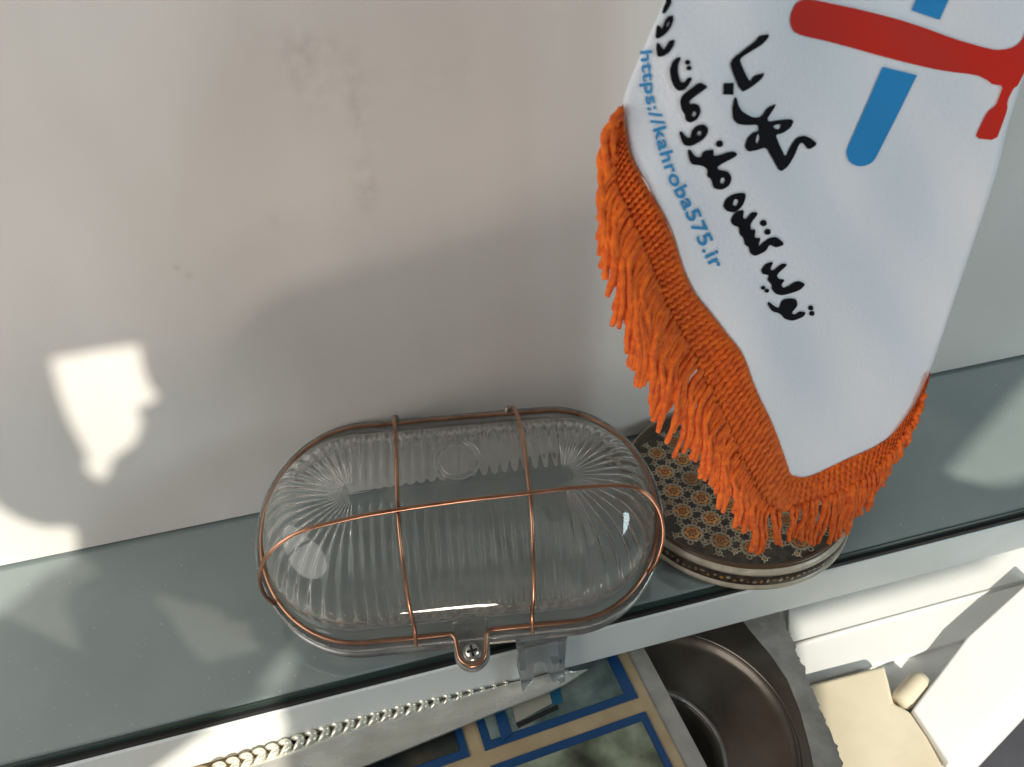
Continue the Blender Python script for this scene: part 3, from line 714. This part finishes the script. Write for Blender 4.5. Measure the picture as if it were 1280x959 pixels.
# catalogue of photographs
CA = CZ + 0.028
m_tan = noise_color(mat('tan_border', (0.42, 0.31, 0.18), 0.5), (0.38, 0.28, 0.16), (0.46, 0.35, 0.21), 60)
m_pblue = mat('photo_frame_blue', (0.008, 0.055, 0.16), 0.4)
m_grey = noise_color(mat('grey_card', (0.33, 0.31, 0.28), 0.5), (0.28, 0.27, 0.24), (0.37, 0.35, 0.31), 80)
def photo_mat(name, cols, scale, seed):
    m = mat(name, (0.1, 0.1, 0.1), 0.3); nt = m.node_tree; L = nt.links.new
    tc = nt.nodes.new('ShaderNodeTexCoord'); mp = nt.nodes.new('ShaderNodeMapping'); mp.inputs['Location'].default_value = (seed, seed*1.7, 0)
    n = nt.nodes.new('ShaderNodeTexNoise'); n.inputs['Scale'].default_value = scale; n.inputs['Detail'].default_value = 5
    r = nt.nodes.new('ShaderNodeValToRGB'); e0 = r.color_ramp.elements
    e0[0].position = 0.3; e0[0].color = (*cols[0], 1); e0[1].position = 0.72; e0[1].color = (*cols[-1], 1)
    for k, c in enumerate(cols[1:-1]): e0.new(0.3 + 0.42*(k+1)/(len(cols)-1)).color = (*c, 1)
    L(tc.outputs['Object'], mp.inputs['Vector']); L(mp.outputs['Vector'], n.inputs['Vector']); L(n.outputs['Fac'], r.inputs['Fac']); L(r.outputs['Color'], nt.nodes['Principled BSDF'].inputs['Base Color'])
    return m
def catalogue():
    P = lambda x, y, z=CA: on_z(x, y, z)
    # page frame: right edge runs down right, inner grid roughly square to it
    o = P(792, 832); ex = (P(870, 985) - o).normalized(); ey = Vector((-ex.y, ex.x, 0))   # ex: down the right edge; -? chosen so that pages extend left
    if ey.x > 0: ey = -ey
    W_ = lambda s, t, z=0.0: o + ex*s + ey*t + Vector((0, 0, z))
    cat = thing('photo_catalogue', W_(0.05, 0.1, -0.028), 'printed board of blue-framed photographs with tan borders under the shelf', 'board')
    def slab(name, s0, s1, t0, t1, z0, z1, m, par=None):
        q = MB(); q.prism([(s0, t0), (s1, t0), (s1, t1), (s0, t1)], z0, z1, 0, lambda x, y, z: W_(x, y, z)); return q.build(name, m, par or cat)
    slab('board', -0.06, 0.072, 0.0, 0.26, -0.0275, 0.0, m_tan)
    slab('side_edge', -0.06, 0.072, -0.0105, -0.0002, -0.0278, -0.0008, m_grey)
    # photograph rectangles (s along the edge, t to the left)
    def st(x, y):
        d = P(x, y) - o; return d.dot(ex), d.dot(ey)
    sa = st(800, 872)[0]; sb = st(812, 888)[0]; 
    tA = st(778, 826)[1] ; tL = st(602, 925)[1]; tL2 = st(583, 931)[1]
    rows = ((-0.056, sa), (sb, sb+0.050))
    cols = ((max(0.006, tA), tL), (tL2, tL2+0.085))
    pal = [[(0.03,0.05,0.05),(0.10,0.14,0.13),(0.22,0.26,0.24),(0.05,0.09,0.10)], [(0.012,0.016,0.018),(0.03,0.035,0.03),(0.10,0.07,0.045)], [(0.03,0.03,0.02),(0.12,0.14,0.09),(0.30,0.33,0.24),(0.07,0.10,0.08)], [(0.02,0.03,0.02),(0.05,0.07,0.06),(0.12,0.10,0.08)]]
    for i, (s0, s1) in enumerate(rows):
        for j, (t0, t1) in enumerate(cols):
            f = slab('photo_frame', s0, s1, t0, t1, 0.0003, 0.0008, m_pblue)
            w = 0.0065 if (i, j) == (0, 0) else 0.0042
            slab('photo', s0+0.0045, s1-0.0042, t0+w, t1-0.0045, 0.0009, 0.0012, photo_mat('photo_print', pal[i*2+j], 34, i*3.1+j*7.7), f)
            if (i, j) == (0, 0):
                # the machine in the first photograph: pale cabinet with blue ends
                for poly, m in ((((640,882),(685,860),(690,881),(645,905)), mat('print_pale', (0.34,0.32,0.26), 0.4)), (((617,889),(629,884),(640,918),(628,929)), m_pblue), (((686,862),(699,857),(703,880),(691,884)), mat('print_blue', (0.01,0.10,0.18), 0.4)), (((645,906),(696,883),(698,888),(648,912)), m_black)):
                    q = MB(); pts = [P(x, y) for x, y in poly]
                    q.prism([(p.x, p.y) for p in pts], CA+0.0014, CA+0.0016); q.build('print', m, f)
catalogue()
# dark metal hob plate with stepped round dish and a ragged worn edge
def hob():
    T = CZ + 0.0245
    m_dark = noise_color(mat('dark_hob_metal', (0.05, 0.042, 0.036), 0.42, 0.75), (0.07, 0.058, 0.047), (0.17, 0.145, 0.118), 22, 6, (1, 1, 1), 0.3, 0.7, 0.2, 120, (0.2, 0.42))
    m_worn = noise_color(mat('worn_grey_edge', (0.20, 0.19, 0.175), 0.75), (0.20, 0.19, 0.175), (0.38, 0.365, 0.335), 70, 6, (1, 1, 1), 0.3, 0.7, 0.5, 200)
    P = lambda x, y: on_z(x, y, T)
    C = P(845, 922).xy; R = (P(1000, 930).xy-C).length
    CI = P(820, 938).xy; ri = (P(905, 942).xy-CI).length
    plate = thing('hob_plate', (C.x, C.y, CZ), 'dark brown metal plate with round stepped dish and ragged grey edge', 'metal plate')
    # plate outline: right edge ragged
    pa, pb = P(975, 764), P(1066, 985)
    edge = []
    for k in range(60):
        u = k/59; p = pa.lerp(pb, u); nrm = Vector((pb.y-pa.y, -(pb.x-pa.x), 0)).normalized()
        edge.append(p + nrm*(random.uniform(-0.0007, 0.0007)+0.0007*math.sin(k*1.1)*math.sin(k*.37)))
    n = 96; dish = lambda r, z: [(C.x+r*math.cos(2*math.pi*k/n), C.y+r*math.sin(2*math.pi*k/n), z) for k in range(n)]
    def dish2(r, z): return [(CI.x+r*math.cos(2*math.pi*k/n), CI.y+r*math.sin(2*math.pi*k/n), z) for k in range(n)]
    q = MB(); q.rings([dish(R, T), dish(R-0.0012, T-0.0012), dish(R-0.0030, T-0.0042), dish(R-0.006, T-0.0056), dish2(ri+0.006, T-0.0070), dish2(ri+0.002, T-0.0054), dish2(ri, T-0.0064), dish2(ri-0.003, T-0.0110), dish2(ri-0.006, T-0.0200), dish2(ri*0.35, T-0.0230), dish2(0.0008, T-0.0230)], cap=False)
    q.build('dish', m_dark, plate, True)
    q = MB(); q.tube([Vector((CI.x+(ri+0.0012)*math.cos(2*math.pi*k/n), CI.y+(ri+0.0012)*math.sin(2*math.pi*k/n), T-0.0054)) for k in range(n)], 0.0013, 8, True); q.build('well_highlight', m_rim, plate, True)  # lighter ring added so the rim highlight sits in its colour
    q = MB(); q.tube([Vector((C.x+(R-0.0012)*math.cos(2*math.pi*k/n), C.y+(R-0.0012)*math.sin(2*math.pi*k/n), T-0.0010)) for k in range(n)], 0.0008, 8, True); q.build('dish_rim', m_dark, plate, True)
    # top sheet with round hole
    left_top = P(780, 800); far = [P(975, 764), P(860, 770), P(780, 775)]
    cu_outer = [(p.x, p.y) for p in edge] + [(pb.x-0.02, pb.y-0.02), (C.x-R*1.15, pb.y-0.02), (C.x-R*1.15, pa.y+0.006), (pa.x-0.004, pa.y+0.006)]
    hole = [(C.x+R*math.cos(2*math.pi*k/n), C.y+R*math.sin(2*math.pi*k/n)) for k in range(n)]
    cu = bpy.data.curves.new('f', 'CURVE'); cu.dimensions = '2D'; cu.fill_mode = 'BOTH'
    # the dish may pass the sheet's edge: clip by keeping the hole as it is
    for poly in (cu_outer, hole):
        s = cu.splines.new('POLY'); s.points.add(len(poly)-1); s.use_cyclic_u = True
        for p, c in zip(s.points, poly): p.co = (c[0], c[1], 0, 1)
    v, f = curve_mesh(cu, 10.0)
    q = MB(); q.add([(p.x, p.y, T) for p in v], f); q.build('top_sheet', m_dark, plate)
    brd = [(p.x, p.y) for p in edge] + [tuple(P(x, y).xy) for x, y in ((1022,985),(1012,935),(1000,890),(984,850),(962,818),(935,786),(928,776))]
    v, f = fill2d([brd]); q = MB(); q.add([(p.x, p.y, T+0.0003) for p in v], f); q.build('worn_border', m_worn, plate)
    q = MB(); lo = [p + Vector((random.uniform(-.0008,.0004), 0, -0.0065)) for p in edge]; q.rings([[Vector((p.x, p.y, T)) for p in edge], lo], cap=False, closed=False); q.build('worn_edge', m_worn, plate)
hob()
# white moulding along the counter
def moulding():
    MZ = CZ + 0.004
    a0, a1 = on_z(985, 808, MZ), on_z(1300, 722, MZ); b0, b1 = on_z(985, 862, MZ), on_z(1300, 772, MZ); c0, c1 = on_z(985, 759, MZ), on_z(1300, 668, MZ)
    t = thing('white_moulding', a0.lerp(a1, .5), 'long white moulding with a raised bead running behind the cream block', 'moulding')
    q = MB(); q.prism([(c0.x, c0.y), (c1.x, c1.y), (b1.x, b1.y), (b0.x, b0.y)], CZ, MZ); q.build('strip', m_white, t, False, 0.0008)
    q = MB(); dz = Vector((0, 0, -0.0009)); q.tube([a0+dz, a0.lerp(a1, .5)+dz, a1+dz], 0.0018, 12); q.build('bead', m_white, t, True)
moulding()
def cream_block():
    T = CZ + 0.013; m_c = noise_color(mat('cream_foam', (0.62, 0.55, 0.40), 0.7), (0.56, 0.49, 0.35), (0.68, 0.61, 0.46), 18, 5, (1, 1, 1), 0.3, 0.7, 0.3, 80)
    pts = [on_z(x, y, T) for x, y in ((1006,856),(1060,842),(1106,830),(1112,852),(1118,878),(1138,888),(1160,920),(1198,990),(1060,990))]
    t = thing('cream_block', pts[2], 'cream foam block between dark plate and white box', 'block')
    q = MB(); q.prism([(p.x, p.y) for p in pts], CZ+0.0042, T); q.build('body', m_c, t, False, 0.0025, 4)
    r = on_z(1131, 868, T-0.004)
    t2 = thing('cream_roll', (r.x, r.y, CZ), 'small cream roll lying between cream block and white box', 'roll')
    e0, e1 = on_z(1124, 880, T-0.003), on_z(1152, 848, T-0.003); q = MB(); q.tube([e0.lerp(e1, k/6) for k in range(7)], lambda f: 0.0058*(0.8 if f in (0.0, 1.0) else 1.0), 24); q.build('body', m_c, t2, True)
cream_block()
def white_box():
    T = CZ + 0.015
    pts = [on_z(x, y, T) for x, y in ((1141,886),(1209,796),(1300,713),(1330,800),(1187,955))]
    t = thing('white_box', (*pts[0].xy, CZ), 'white box with lipped lid at the right edge beside the cream block', 'box')
    q = MB(); q.prism([(p.x, p.y) for p in pts], T-0.007, T); q.build('lid', m_white, t, False, 0.0012, 3)
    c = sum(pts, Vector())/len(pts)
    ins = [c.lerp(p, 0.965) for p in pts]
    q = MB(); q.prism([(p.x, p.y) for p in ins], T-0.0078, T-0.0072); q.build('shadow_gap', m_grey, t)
    q = MB(); q.prism([(c.lerp(p, 1.02).x, c.lerp(p, 1.02).y) for p in pts], CZ+0.0005, T-0.008); q.build('body', m_white, t, False, 0.001)
white_box()
